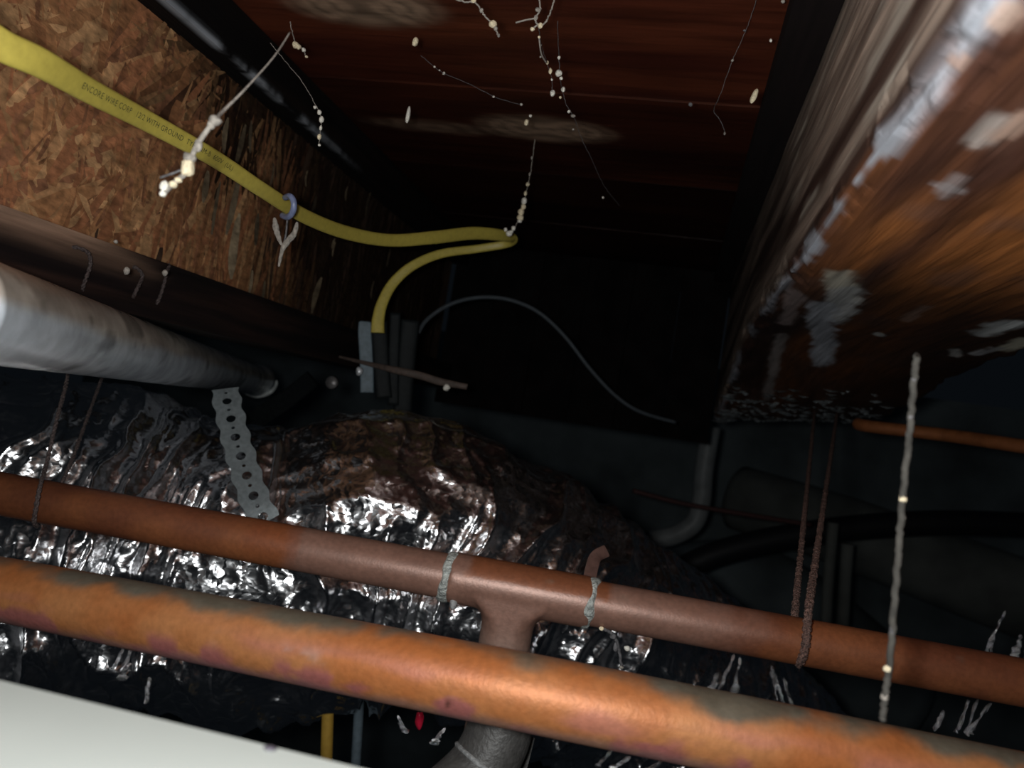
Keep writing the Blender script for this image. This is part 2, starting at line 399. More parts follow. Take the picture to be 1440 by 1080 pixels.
# glossy flecks and grime hanging under the far end of the beam
def grime():
    V = []; Fs = []
    for k in range(420):
        yy = .90 + .21 * random.random() ** .7; xx = random.uniform(X_BEAM + .004, X_BEAM2 - .006)
        if random.random() < (xx - X_BEAM) / .26: continue
        p = Vector((xx, yy, ZC + Z_BEAM - .0008 - float(beam_drop(np.array([xx]), np.array([yy]))[0])))
        a = random.uniform(-.5, .5); L = random.uniform(.002, .009); W = L * random.uniform(.12, .4)
        b = len(V); tl = random.uniform(-.0015, .004)
        for s, t in ((-1, 0), (0, -1), (1, 0), (0, 1)):
            V.append((p.x + (s * L * math.cos(a) - t * W * math.sin(a)) * 1.2, p.y + s * L * math.sin(a) * 2 + t * W * 2.4, p.z - abs(tl) * .5 - (tl if t < 0 else 0) + .0006))
        V.append((p.x, p.y, p.z - .0016 - abs(tl) * .6))
        for q in range(4): Fs.append((b + q, b + (q + 1) % 4, b + 4))
    o = link('hanging_grime', mesh('hanging_grime', V, Fs), mat('glossy_grime', (.12, .13, .135), rough=.22, grain=500, var=.6, spec=.9), None, False)
    o['kind'] = 'stuff'; tag(o, 'glossy dark flecks of grime stuck under the far end of the timber beam', 'grime')
grime()

# ================================================================== foil duct
def duct():
    keys = [(-330, 770, .60, .150), (-150, 765, .63, .145), (60, 752, .66, .136), (250, 770, .68, .126), (400, 780, .69, .120), (530, 772, .70, .124), (640, 800, .72, .122),
            (760, 858, .76, .119), (880, 930, .81, .116), (1000, 1020, .86, .113), (1110, 1120, .92, .110), (1200, 1250, 1.0, .108)]
    pts = [P(a, b, d) for a, b, d, r in keys]
    path, ex = smooth_path(pts, 75, [(r,) for *_, r in keys])
    fr = frames(path, Vector((0, 0, 1)))
    n = len(path); S = 420
    Pm = np.array([tuple(p) for p in path]); N = np.array([tuple(f[1]) for f in fr]); B = np.array([tuple(f[2]) for f in fr]); Rr = np.array([e[0] for e in ex])
    seg = np.r_[0, np.cumsum(np.linalg.norm(np.diff(Pm, axis=0), axis=1))]
    th = np.linspace(0, 2 * np.pi, S, endpoint=False)
    s = np.repeat(seg, S); a = np.tile(th, n)
    ca, sa = np.cos(a), np.sin(a)
    rb = np.repeat(Rr, S)
    # seamless coordinates around the section
    q = np.c_[s, ca * .13, sa * .13]
    warp = fbm(q * 9, 71, 3) - .5
    fold = ridge(np.c_[(s + warp * .10) * 34, ca * 1.3, sa * 1.3], 73)
    fold2 = ridge(np.c_[(s + warp * .07) * 75, ca * 2.4, sa * 2.4], 75)
    mask = sstep(.3, .65, fbm(q * 7, 77, 2))
    cr = ridge((q + warp[:, None] * .05) * 26, 79); cr2 = ridge((q + warp[:, None] * .03) * 62, 81)
    big = fbm(q * 6, 83, 3) - .5
    smoothz = sstep(.10, .75, sa)          # upper side is tauter
    am = (1 - .38 * smoothz) * (1 + .9 * sstep(.50, .25, s) * (1 - smoothz))
    disp = big * .034 + am * (.0120 * fold ** 3 + .0045 * fold2 ** 2 * (.5 + mask)) + (1 - .35 * smoothz) * (.0055 * cr ** 2 + .0018 * cr2 ** 2 * (1 + mask))
    rr = rb - .008 + disp
    V = Pm.repeat(S, 0) + (B.repeat(S, 0) * ca[:, None] + N.repeat(S, 0) * sa[:, None]) * rr[:, None]
    i = np.arange(n - 1)[:, None] * S; k = np.arange(S)[None, :]; k2 = (k + 1) % S
    Fq = np.stack([i + k, i + k2, i + S + k2, i + S + k], -1).reshape(-1, 4)
    me = bpy.data.meshes.new('foil_jacket'); me.vertices.add(len(V)); me.vertices.foreach_set('co', V.ravel())
    me.loops.add(Fq.size); me.loops.foreach_set('vertex_index', Fq.ravel().astype(np.int32))
    me.polygons.add(len(Fq)); me.polygons.foreach_set('loop_start', np.arange(0, Fq.size, 4, dtype=np.int32)); me.polygons.foreach_set('loop_total', np.full(len(Fq), 4, np.int32))
    me.update(); me.validate()
    o = link('flexible_duct', me, M['foil'], None, True)
    tag(o, 'fat flexible duct wrapped in crumpled silver foil behind the copper pipes', 'duct')
duct()

# ================================================================== copper pipes
def pipe_mesh(name, a, b, r, nl, seg=48, sag=0):
    path = [a.lerp(b, i / nl) + Vector((0, 0, -sag * 4 * (i / nl) * (1 - i / nl))) for i in range(nl + 1)]
    return tube_mesh(name, path, r, seg=seg, up=Vector((0, 0, 1)))

def lower_pipe():
    # axis fixed by the edges seen at both sides of the frame
    a = P(-60, 816, .392); b = P(1520, 1131, .306); m = P(700, 965, .317)
    path = smooth_path([a - (m - a) * .35, a, m, b, b + (b - m) * .7], 160)
    r = .0150
    me = tube_mesh('copper_water_pipe', path, r, seg=64, up=Vector((0, 0, 1)))
    c = coords(me); ax = np.array([tuple(p) for p in path]); idx = np.minimum(np.arange(len(c)) // 64, len(path) - 1)
    u = (c - ax[idx]) / r; hz = u[:, 2]; s = c[:, 0]
    n1 = fbm(c * 28, 91, 4); n2 = fbm(c * 75, 93, 4); n3 = fbm(np.c_[c[:, 0] * 14, c[:, 1] * 60, c[:, 2] * 60], 95, 3)
    col = mixc((.45, .145, .042), (.54, .225, .085), sstep(.3, .7, n1))
    pink = sstep(.52, .64, n3 + .13 * sstep(.0, .14, s)) * sstep(.75, .1, hz)
    col = col * (1 - .75 * pink[:, None]) + .75 * pink[:, None] * np.array((.50, .185, .13))
    mag = sstep(.54, .62, n1 * .6 + n2 * .4 + .07 * sstep(.1, -.5, hz)) * sstep(.1, -.35, hz)
    col = col * (1 - .75 * mag[:, None]) + .75 * mag[:, None] * np.array((.36, .11, .13))
    pale = sstep(.64, .74, n2) * sstep(.5, .0, hz) * sstep(.45, .6, n3)
    col = col * (1 - .6 * pale[:, None]) + .6 * pale[:, None] * np.array((.5, .36, .33))
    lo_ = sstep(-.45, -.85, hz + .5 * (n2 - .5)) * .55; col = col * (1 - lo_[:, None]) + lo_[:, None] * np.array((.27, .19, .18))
    # green-grey patina on the upper side
    pt = sstep(.68, 1.0, hz + .75 * (n1 - .5) + .5 * (n2 - .5) + .14 * np.exp(-((s - .045) / .02) ** 2))
    pc = mixc((.07, .075, .06), (.17, .18, .145), n2)
    col = col * (1 - pt[:, None] * .9) + pt[:, None] * .9 * pc
    p = P(632, 990, .306); dd = np.sqrt(((c[:, 0] - p.x) / .0009) ** 2 + ((c[:, 2] - p.z) / .0032) ** 2)
    t = sstep(1.2, .7, dd) * (u[:, 1] < 0); col = col * (1 - t[:, None]) + t[:, None] * np.array((.06, .025, .015))
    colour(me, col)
    o = link('copper_water_pipe', me, M['orange'], None)
    tag(o, 'thicker bright orange copper pipe with green-grey patina, the lower of the two', 'pipe')
lower_pipe()

def upper_pipe():
    da, db = .405, .360
    a = P(-70, 681, da); b = P(1520, 975, db)
    dirv = (b - a).normalized()
    def at(px): # point of the axis seen at column px
        t = da * (px + 70) / (da * (px + 70) + db * (1520 - px)); return a.lerp(b, t)
    root = thing('copper_pipe_with_tee', 'thinner brown copper pipe with a soldered tee, the upper of the two', 'pipe', at(720))
    r = .0109
    def paint(me, tee=False):
        c = coords(me); n1 = fbm(c * 22, 101, 4); n2 = fbm(c * 90, 103, 3)
        s = (c - np.array(a)) @ np.array(dirv); ax = np.array(a) + s[:, None] * np.array(dirv); u = (c - ax) / r
        t_ = s / (b - a).length; px = (-70 * da * (1 - t_) + 1520 * db * t_) / (da * (1 - t_) + db * t_)
        mauve = mixc((.175, .090, .066), (.245, .130, .096), n2)
        br = mixc((.14, .045, .022), (.25, .085, .032), sstep(.3, .7, n1))
        dkb = np.array((.13, .036, .014))
        # left length brown, middle mauve, right brown again; irregular borders
        j = 60 * (n2 - .5) + 50 * (n1 - .5)
        mid = sstep(405, 425, px + j * .35) * sstep(1090, 950, px + j * 2)
        col = br * (1 - mid[:, None]) + mauve * mid[:, None]
        lf = sstep(430, 0, px) ; col = col * (1 - .25 * sstep(250, 80, px)[:, None])
        strip = sstep(345, 372, px + j * .4) * sstep(432, 424, px + j * .3) * sstep(-1.2, .4, u[:, 2])
        col = col * (1 - .55 * strip[:, None]) + .55 * strip[:, None] * dkb * 1.5
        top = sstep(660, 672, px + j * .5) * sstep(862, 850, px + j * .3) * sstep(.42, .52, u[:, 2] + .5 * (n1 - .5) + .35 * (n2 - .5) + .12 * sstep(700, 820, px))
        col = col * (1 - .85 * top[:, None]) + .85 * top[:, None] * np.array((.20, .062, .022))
        far = sstep(1.0, 3.0, -u[:, 2]) if tee else 0 * s
        if tee: col = col * (1 - .35 * far[:, None]) + .35 * far[:, None] * np.array((.30, .24, .20))
        green = sstep(.7, .8, n2) * sstep(.4, .9, u[:, 2]); col = col * (1 - .4 * green[:, None]) + .4 * green[:, None] * np.array((.14, .15, .12))
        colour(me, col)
    me = pipe_mesh('pipe_length', a.lerp(b, -.15), at(632), r, 260); paint(me); link('pipe_length', me, M['brown'], root)
    me = pipe_mesh('pipe_length', at(828), a.lerp(b, 1.45), r, 260); paint(me); link('pipe_length', me, M['brown'], root)
    # tee: union of flared branch and run, voxel remeshed and relaxed so the crotch is filleted
    bm = bmesh.new(); tmp = []
    L = at(634); Rr = at(832); Cc = at(722)
    dn = P(718, 905, .380) - P(722, 828, .380); dn = (dn - dirv * dn.dot(dirv)).normalized()
    rt = .0123
    m1 = tube_mesh('t', [L.lerp(Rr, i / 12) for i in range(13)], rt, seg=40, up=Vector((0, 0, 1)))
    bp = []; br_ = []
    for k in range(30):
        z = -.002 + k * .0042; bp.append(Cc + dn * z)
        fl = max(0, 1 - max(0, z - rt * .55) / .013); br_.append(.0127 + .0075 * fl ** 2.2)
    m2 = tube_mesh('t2', bp[:22], br_[:22], seg=40, up=dirv, flat=1.0)
    # squeeze the flare front to back
    cc = coords(m2); nrm = np.array(dirv.cross(dn)); rel = cc - np.array(Cc); dz = rel @ np.array(dn); dy = rel @ nrm
    lim = np.minimum(np.abs(dy), .0118) * np.sign(dy); cc += (lim - dy)[:, None] * nrm; setco(m2, cc)
    bm.from_mesh(m1); bm.from_mesh(m2)
    me = bpy.data.meshes.new('tee_raw'); bm.to_mesh(me); bm.free()
    o = bpy.data.objects.new('tee_raw', me); C.objects.link(o)
    rm = o.modifiers.new('r', 'REMESH'); rm.mode = 'VOXEL'; rm.voxel_size = .0007; rm.use_smooth_shade = True
    sm = o.modifiers.new('s', 'SMOOTH'); sm.iterations = 22; sm.factor = .5
    dg = bpy.context.evaluated_depsgraph_get(); me2 = bpy.data.meshes.new_from_object(o.evaluated_get(dg))
    bpy.data.objects.remove(o)
    me2.name = 'tee_fitting'; me2.materials.clear(); paint(me2, True)
    link('tee_fitting', me2, M['brown'], root)
    # solder collars: lumpy rings
    for px, lab in ((632, 'a'), (829, 'b')):
        c0 = at(px); V = []; Fs = []; S = 64; K = 7
        for i in range(K):
            f = i / (K - 1) * 2 - 1
            for k in range(S):
                t = 2 * math.pi * k / S; n_ = Vector((0, 0, 1)); n_ = (n_ - dirv * n_.dot(dirv)).normalized(); b_ = dirv.cross(n_)
                wv = .0027 * (1 + .22 * math.sin(3 * t + (0 if lab == 'a' else 2)) + .13 * math.sin(7 * t + 1))
                rad = r + .0010 * math.sqrt(max(0, 1 - f * f)) * (1 + .25 * math.sin(5 * t)) + (-.0004 if abs(f) == 1 else .0004)
                V.append(c0 + dirv * (f * wv + .0010 * math.sin(t * 1.0 + 2.2)) + (n_ * math.cos(t) + b_ * math.sin(t)) * rad)
        for i in range(K - 1):
            for k in range(S): Fs.append((i * S + k, i * S + (k + 1) % S, (i + 1) * S + (k + 1) % S, (i + 1) * S + k))
        s_ = link('solder_ring', mesh('solder_ring', V, Fs), M['solder'], root)
        if lab == 'a':
            bm = bmesh.new(); blob(bm, P(638, 848, .376), .0026, (.8, .8, 1.5), 4); me = bpy.data.meshes.new('solder_drip'); bm.to_mesh(me); bm.free()
            link('solder_drip', me, M['solder_dark'], root)
    # branch continues down behind the lower pipe to a grey fitting that turns away to the left
    q = smooth_path([Cc + dn * .07, P(704, 1010, .380), P(697, 1042, .377), P(670, 1088, .372), P(613, 1140, .360), P(540, 1190, .348)], 14)
    rad = [.0138 + .0022 * float(sstep(8, 15, np.array([i]))[0]) for i in range(len(q))]
    e = tube('elbow_fitting', q, rad, M['silver'], root, seg=40); e['label'] = 'grey elbow at the foot of the branch'
    i0 = 38
    ring = [q[i0 - 1], q[i0], q[i0 + 1], q[i0 + 2]]
    tube('solder_ring', ring, [.0158, .0168, .0168, .0158], M['solder_dark'], root, seg=40)
    # ragged flange behind the elbow
    pts = [(752, 1038), (742, 1078), (728, 1110), (700, 1110), (704, 1060), (722, 1040), (738, 1030)]
    V = [P(x, y, .394) for x, y in pts] + [P(x, y, .396) for x, y in pts]; nn = len(pts)
    Fs = [tuple(range(nn)), tuple(range(nn, 2 * nn))[::-1]] + [(i, i + nn, (i + 1) % nn + nn, (i + 1) % nn) for i in range(nn)]
    link('flange_tab', mesh('flange_tab', V, Fs), M['silver'], root, False)
    return at, r, dirv
AT, RU, DIRU = upper_pipe()

# copper clip behind the right-hand solder ring
def clip():
    pts = [P(852, 775, .41), P(838, 783, .402), P(832, 800, .392), P(828, 822, .380)]
    me = tube_mesh('pipe_clip', smooth_path(pts, 6), [.0033] * 18 + [.003], seg=12, up=ray(850, 790), flat=.3, sup=4)
    o = link('pipe_clip', me, mat('clip_brown', (.16, .09, .075), rough=.45, metal=.3, grain=300, var=.2), None, False)
    tag(o, 'small brown metal strap end poking up behind the right solder ring', 'clip')
clip()

# ================================================================== grey conduit at the left
def conduit():
    a = P(-90, 422, .2825); b = P(364, 536, 1.22)
    root = thing('grey_conduit_pipe', 'grey metal pipe with an open cut end running under the left joist', 'pipe', b)
    r = .0190
    path = [a.lerp(b, i / 160) for i in range(161)]
    # tube with an open, obliquely cut end
    rads = [r * (1 + .22 * float(sstep(146, 158, np.array([i]))[0])) for i in range(161)]
    me = tube_mesh('pipe_body', path, rads, seg=64, up=Vector((0, 0, 1)), caps=False)
    c = coords(me); idx = np.arange(len(c)) // 64; ax = np.array([tuple(p) for p in path]); u = (c - ax[idx]) / r
    d = np.array((b - a).normalized()); f = sstep(150, 160, idx.astype(float))
    n1 = fbm(np.c_[c[:, 0] * 30, c[:, 1] * 10, c[:, 2] * 60], 111, 4); n2 = fbm(c * 60, 113, 3)
    col = mixc((.52, .57, .64), (.72, .75, .77), n1)
    top = sstep(-.05, .30, u[:, 2] + .4 * (n1 - .5))
    col = col * (1 - top[:, None]) + top[:, None] * mixc((.40, .34, .29), (.74, .66, .57), sstep(.3, .7, n1))
    dark = sstep(.53, .64, n2 * .5 + n1 * .5); col *= (1 - .5 * dark[:, None])
    colour(me, col)
    o = link('pipe_body', me, M['conduit'], root)
    so = o.modifiers.new('wall', 'SOLIDIFY'); so.thickness = .0022; so.offset = -1
    # bright cut lip: ring at the end
    V = []; Fs = []; S = 48; fr = frames([a, b], Vector((0, 0, 1)))[1]; t, n, bb = fr
    K = 8
    ring = []
    for k in range(S):
        w_ = 2 * math.pi * k / S; ctr = b + (n * math.cos(w_) + bb * math.sin(w_)) * (r * 1.22 - .0006)
        rd = (n * math.cos(w_) + bb * math.sin(w_))
        for j in range(K):
            g = 2 * math.pi * j / K; V.append(ctr + rd * (.0018 * math.cos(g)) + t * (.0016 * math.sin(g)))
    for k in range(S):
        for j in range(K):
            Fs.append((k * K + j, k * K + (j + 1) % K, ((k + 1) % S) * K + (j + 1) % K, ((k + 1) % S) * K + j))
    l = link('cut_lip', mesh('cut_lip', V, Fs), M['lip'], root)
    mouth = smooth_path([P(338, 550, 1.19), P(348, 554, 1.19), P(360, 557, 1.19), P(372, 555, 1.19), P(382, 550, 1.19), P(388, 542, 1.2), P(389, 535, 1.2)], 8)
    tube('mouth_rim', mouth, [.0009 + .0022 * math.sin(math.pi * (i + 2) / (len(mouth) + 3)) for i in range(len(mouth))], M['lip'], root, seg=10); l['label'] = 'bright cut lip at the far end'
conduit()

# ================================================================== yellow cable
def yellow_cable():
    K = [(-60, 18, .262, 48), (0, 62, .275, 46), (60, 90, .292, 42), (130, 130, .325, 35), (210, 172, .37, 29), (300, 222, .42, 24), (370, 268, .47, 21), (430, 305, .53, 20), (490, 328, .59, 19),
         (550, 338, .64, 17.5), (610, 334, .68, 18), (665, 328, .72, 18), (705, 331, .75, 16), (722, 336, .772, 12), (712, 343, .79, 11), (670, 350, .79, 11), (620, 357, .78, 12), (580, 374, .77, 13), (553, 398, .765, 14), (538, 425, .76, 15), (532, 448, .757, 17), (531, 468, .755, 19)]
    pts = [P(x, y, d) for x, y, d, w_ in K]
    rad = [(w_ * d / F / 2,) for x, y, d, w_ in K]
    path, ex = smooth_path(pts, 10, rad)
    up = lambda p: -(p - CAM).normalized()
    root = thing('yellow_electrical_cable', 'flat yellow printed electrical cable looping across the joist bay', 'cable', pts[0])
    me = tube_mesh('sheath', path, [e[0] for e in ex], seg=24, up=up, flat=.42, sup=2.6)
    link('sheath', me, M['yellow'], root)
    # printed legend following the cable
    cu = bpy.data.curves.new('print', 'FONT'); cu.body = 'ENCORE WIRE CORP   12/2 WITH GROUND  TYPE NM-B  600V  (UL)'; cu.size = 1; cu.space_character = 1.1
    to = bpy.data.objects.new('print', cu); C.objects.link(to)
    dg = bpy.context.evaluated_depsgraph_get(); tm = bpy.data.meshes.new_from_object(to.evaluated_get(dg)); bpy.data.objects.remove(to)
    bm = bmesh.new(); bm.from_mesh(tm); bmesh.ops.triangulate(bm, faces=bm.faces); bmesh.ops.subdivide_edges(bm, edges=bm.edges, cuts=1); bm.to_mesh(tm); bm.free()
    fr = frames(path, up); acc = [0]
    for i in range(1, len(path)): acc.append(acc[-1] + (path[i] - path[i - 1]).length)
    # arc length where the print begins (column 112)
    st = min(range(30), key=lambda i: (path[i] - P(112, 112, .315)).length); s0 = acc[st]; size = .0038
    c = coords(tm)
    for i in range(len(c)):
        s = s0 + c[i, 0] * size * .98
        k = max(0, min(len(path) - 2, int(np.searchsorted(acc, s)) - 1)); t = (s - acc[k]) / (acc[k + 1] - acc[k])
        p = path[k].lerp(path[k + 1], t); n = fr[k][1].lerp(fr[k + 1][1], t); b = fr[k][2].lerp(fr[k + 1][2], t); r = ex[k][0] + (ex[k + 1][0] - ex[k][0]) * t
        off = (c[i, 1] * size - size * .15) ; lift = r * .42 * (1 - min(1, abs(off / r)) ** 2.6) ** (1 / 2.6)
        c[i] = tuple(p + b * off * SIGN + n * (lift + .00015))
    setco(tm, c); tm.materials.clear()
    o = link('printed_legend', tm, M['ink'], root, False); o['label'] = 'small dark printed lettering'
SIGN = -1
yellow_cable()

# blue-grey staple around the cable, with dusty silk rags under it
def staple():
    cpt = [P(401, 278, .485), P(408, 276, .478), P(413, 284, .476), P(412, 297, .478), P(405, 305, .484), P(397, 303, .492)]
    o = tube('cable_clip', smooth_path(cpt, 6), .0019, M['blueclip'], None, seg=12)
    tag(o, 'blue-grey plastic clip around the yellow cable', 'clip')
staple()

# ================================================================== perforated hanger strap
def strap():
    K = [(317, 547, .63), (320, 568, .62), (326, 594, .61), (333, 622, .60), (342, 652, .59), (352, 684, .58), (364, 716, .572), (382, 748, .57)]
    path = smooth_path([P(*k) for k in K], 24); n = len(path)
    acc = [0]
    for i in range(1, n): acc.append(acc[-1] + (path[i] - path[i - 1]).length)
    up = lambda p: -(p - CAM).normalized(); fr = frames(path, up)
    root = None
    def at(s, v, h):
        k = max(0, min(n - 2, int(np.searchsorted(acc, s)) - 1)); t = (s - acc[k]) / (acc[k + 1] - acc[k])
        p = path[k].lerp(path[k + 1], t); return p + fr[k][2].lerp(fr[k + 1][2], t) * v + fr[k][1].lerp(fr[k + 1][1], t) * h
    pitch = .0180; W = .0104; bm = bmesh.new(); Ltot = acc[-1]; cells = int(Ltot / pitch * 2)
    # strap built of alternate big-hole and small-hole cells, the edge waved between them
    S = 24
    for ci in range(cells):
        s0 = ci * pitch / 2; s1 = s0 + pitch / 2; sm = (s0 + s1) / 2; hr = .0036 if ci % 2 else .0014
        def half(s): return W * (1 + .09 * math.cos(2 * math.pi * (s - pitch * .75) / pitch))
        inner = []; outer = []
        for k in range(S):
            a = 2 * math.pi * k / S; c, s_ = math.cos(a), math.sin(a)
            m = max(abs(c), abs(s_)); sx = sm + c / m * pitch / 4; vy = s_ / m * half(sx)
            outer.append(bm.verts.new(at(sx, vy, 0))); inner.append(bm.verts.new(at(sm + c * hr, s_ * hr, 0)))
        for k in range(S): bm.faces.new((inner[k], inner[(k + 1) % S], outer[(k + 1) % S], outer[k]))
    bmesh.ops.remove_doubles(bm, verts=bm.verts, dist=.0002)
    me = bpy.data.meshes.new('perforated_strap'); bm.to_mesh(me); bm.free()
    o = link('perforated_strap', me, M['galv'], None, False); so = o.modifiers.new('t', 'SOLIDIFY'); so.thickness = .001; so.offset = 0
    tag(o, 'perforated grey metal hanger strap hanging below the open end of the grey pipe', 'strap')
strap()

# ================================================================== twisted wire hangers
def twisted(name, K, r, m, parent=None, tw=900):
    r0 = r
    path = smooth_path([k if isinstance(k, Vector) else P(*k) for k in K], 22); fr = frames(path); V = []
    me_all = bmesh.new(); acc = 0; ang = []
    for i in range(len(path)):
        if i: acc += (path[i] - path[i - 1]).length
        ang.append(acc * tw)
    # resample fine for the lay
    fine = []; steps = 3
    for i in range(len(path) - 1):
        for k in range(steps): t = k / steps; fine.append((path[i].lerp(path[i + 1], t), fr[i][1], fr[i][2], ang[i] + (ang[i + 1] - ang[i]) * t))
    wob = [(.75 + .5 * random.random()) for _ in fine]
    for s in (0, math.pi):
        pp = [p + (n * math.cos(a + s) + b * math.sin(a + s)) * r * .35 for p, n, b, a in fine]
        m1 = tube_mesh('x', pp, [r * .72 * k for k in wob], seg=6); me_all.from_mesh(m1)
    me = bpy.data.meshes.new(name); me_all.to_mesh(me); me_all.free()
    return link(name, me, m, parent)
def wires():
    g = None
    t = thing('wire_hanger', 'rusty twisted wire hanger looped round the brown pipe at the left', 'wire', P(50, 735, .372))
    twisted('wire_strand', [PX(98, 347, X_FL - .002), PX(112, 349, X_FL + .003), PX(124, 356, X_FL + .004), PX(127, 372, X_FL + .003), PX(118, 400, X_FL + .002), (112, 420, .455), (102, 480, .485), (94, 535, .46), (80, 590, .43), (66, 650, .412), (56, 686, .389), (51, 712, .386), (48, 733, .392), (52, 740, .403)], .0011, M['rustgrey'], t)
    twisted('wire_strand', [PX(184, 375, X_FL - .002), PX(194, 378, X_FL + .003), PX(200, 390, X_FL + .003), PX(188, 416, X_FL + .002), (178, 440, .56), (158, 490, .57), (142, 535, .54), (122, 590, .49), (104, 640, .45), (92, 668, .43), (78, 700, .418), (60, 738, .412)], .0011, M['rustgrey'], t)
    t = thing('wire_hanger', 'rusty twisted wire hanger looped round the brown pipe under the timber beam', 'wire', P(1128, 930, .372))
    twisted('wire_strand', [(1146, 575, .98)] + [P(1146, 575, .98).lerp(P(1119, 850, .388), t) for t in (.25, .5, .75, .9)] + [(1118, 860, .387), (1116, 880, .388), (1118, 905, .386)], .0018, M['rust'], t)
    twisted('wire_strand', [(1178, 575, .98)] + [P(1178, 575, .98).lerp(P(1138, 850, .362), t) for t in (.25, .5, .75, .9)] + [(1138, 850, .362), (1135, 880, .356), (1133, 905, .355), (1128, 926, .358), (1122, 934, .370)], .0019, M['rust'], t)
    o = twisted('hooked_nail', [PX(238, 372, X_FL - .001), PX(234, 386, X_FL + .003), PX(231, 398, X_FL + .003), PX(226, 415, X_FL + .002), PX(220, 428, X_FL + .0015)], .0011, M['rustgrey'])
    tag(o, 'short dusty hooked wire end on the left flange, rightmost of the three hooks', 'wire')
    # thin wire near the joist, right of the conduit: splinter board
wires()

# ================================================================== middle small things
def middle():
    # flat blue-grey strap
    pts = [P(514, 452, .80), P(513, 470, .80), P(515, 500, .80), P(516, 530, .80), P(516, 552, .80)]
    o = tube('flat_strap', smooth_path(pts, 6), [.0048] + [.0068] * 24, M['bluestrap'], None, seg=12, up=-ray(515, 500), flat=.15, sup=5)
    tag(o, 'flat blue-grey strap standing left of the yellow cable end', 'strap')
    bm = bmesh.new(); blob(bm, P(505, 522, .785), .0045, (.75, .75, 1.1), 3); me = bpy.data.meshes.new('bright_screw_head'); bm.to_mesh(me); bm.free()
    tag(link('screw_head', me, mat('bright_metal', (.75, .77, .8), rough=.3, metal=.4), None), 'bright screw head beside the flat blue-grey strap', 'screw')
    # charcoal sleeves where the yellow cable ends
    for k, (x0, x1, y0, y1, wd) in enumerate(((533, 540, 452, 560, .0080), (556, 553, 440, 570, .0055), (577, 566, 450, 580, .0095))):
        p = smooth_path([P(x0, y0, .785 + .01 * k), P((x0 + x1) / 2 - 1, (y0 + y1) / 2, .785 + .01 * k), P(x1, y1, .785 + .01 * k)], 8)
        o = tube('cable_sleeve', p, wd, M['charcoal'], None, seg=16, up=-ray(550, 500), flat=.35, sup=3)
        tag(o, ('charcoal plastic sleeve directly below the yellow cable end', 'narrow charcoal sleeve, middle one of the three below the yellow cable', 'wide charcoal sleeve, rightmost of the three below the yellow cable')[k], 'sleeve')
    # split wooden stick
    p = smooth_path([P(470, 500, .80), P(545, 518, .765), P(590, 528, .76), P(620, 537, .757), P(657, 544, .755)], 10)
    rr = [.0012 + .0026 * float(sstep(0, 15, np.array([i]))[0]) * (1 - .35 * float(sstep(28, 40, np.array([i]))[0])) for i in range(41)]
    o = tube('wood_splinter', p, rr, M['splint'], None, seg=10, up=-ray(600, 530), flat=.5); tag(o, 'long brown wood splinter sticking out in front of the dark sleeves', 'splinter')
    bm = bmesh.new(); blob(bm, P(628, 545, .748), .0035, (1, 1, 1), 8); me = bpy.data.meshes.new('bead'); bm.to_mesh(me); bm.free()
    tag(link('white_bead', me, M['white'], None), 'white speck of debris on the brown wood splinter', 'debris')
    # thin grey cable
    K = [(588, 468, .84), (600, 450, .85), (625, 432, .86), (655, 421, .87), (690, 418, .88), (725, 424, .89), (760, 441, .90), (795, 474, .91), (830, 519, .92), (865, 556, .93), (900, 579, .94), (950, 594, .96)]
    o = tube('grey_cable', smooth_path([P(*k) for k in K], 8), .0023, M['greycable'], None, seg=10); tag(o, 'thin grey cable arching across the dark end of the bay', 'cable')
    # grey brace under the conduit end
    p = smooth_path([P(440, 532, .84), P(405, 560, .80), (P(372, 582, .76)), P(345, 600, .72)], 8)
    o = tube('grey_band', p, .0095, M['charcoal'], None, seg=12, up=-ray(400, 560), flat=.12, sup=4); tag(o, 'dim grey band slanting below the open end of the grey pipe', 'band')
    # vent-like screw
    bm = bmesh.new()
    for a in range(16):
        pass
    pth = [P(466, 538, .80) + Vector((0, -.001, 0)), P(466, 538, .80) + Vector((0, .003, 0))]
    bm.free()
    o = tube('screw_head', pth, [.0060, .0070], mat('dull_screw', (.18, .17, .17), rough=.4, metal=.5, grain=900, var=.6), None, seg=20); tag(o, 'dull screw head below the end of the left flange', 'screw')
middle()

# ================================================================== white board at the bottom left
def board():
    z = ZC - .085; yv = []
    a = PZ(-60, 938, -.085); b = PZ(600, 1098, -.085); d = (b - a); a2 = a - d * 3; b2 = b + d * .6
    V = [a2, b2, Vector((b2.x, -.10, z)), Vector((a2.x, -.10, z))]
    bm = bmesh.new(); top = [bm.verts.new(v) for v in V]; f = bm.faces.new(top)
    ex = bmesh.ops.extrude_face_region(bm, geom=[f]); 
    for v in [g for g in ex['geom'] if isinstance(g, bmesh.types.BMVert)]: v.co.z -= .012
    bmesh.ops.bevel(bm, geom=[e for e in bm.edges], offset=.0015, segments=3, affect='EDGES')
    bmesh.ops.recalc_face_normals(bm, faces=bm.faces)
    me = bpy.data.meshes.new('white_board'); bm.to_mesh(me); bm.free()
    o = link('white_board', me, M['board'], None, False); tag(o, 'smooth white board lying close to the camera in the bottom left corner', 'board')
    bm = bmesh.new(); blob(bm, PZ(380, 1052, -.0845), .0014, (1.2, 1, .3), 5); me = bpy.data.meshes.new('nail_head'); bm.to_mesh(me); bm.free()
    tag(link('nail_head', me, mat('dark_nail', (.09, .08, .10), rough=.5), None), 'small dark nail head on the white board', 'nail')
board()

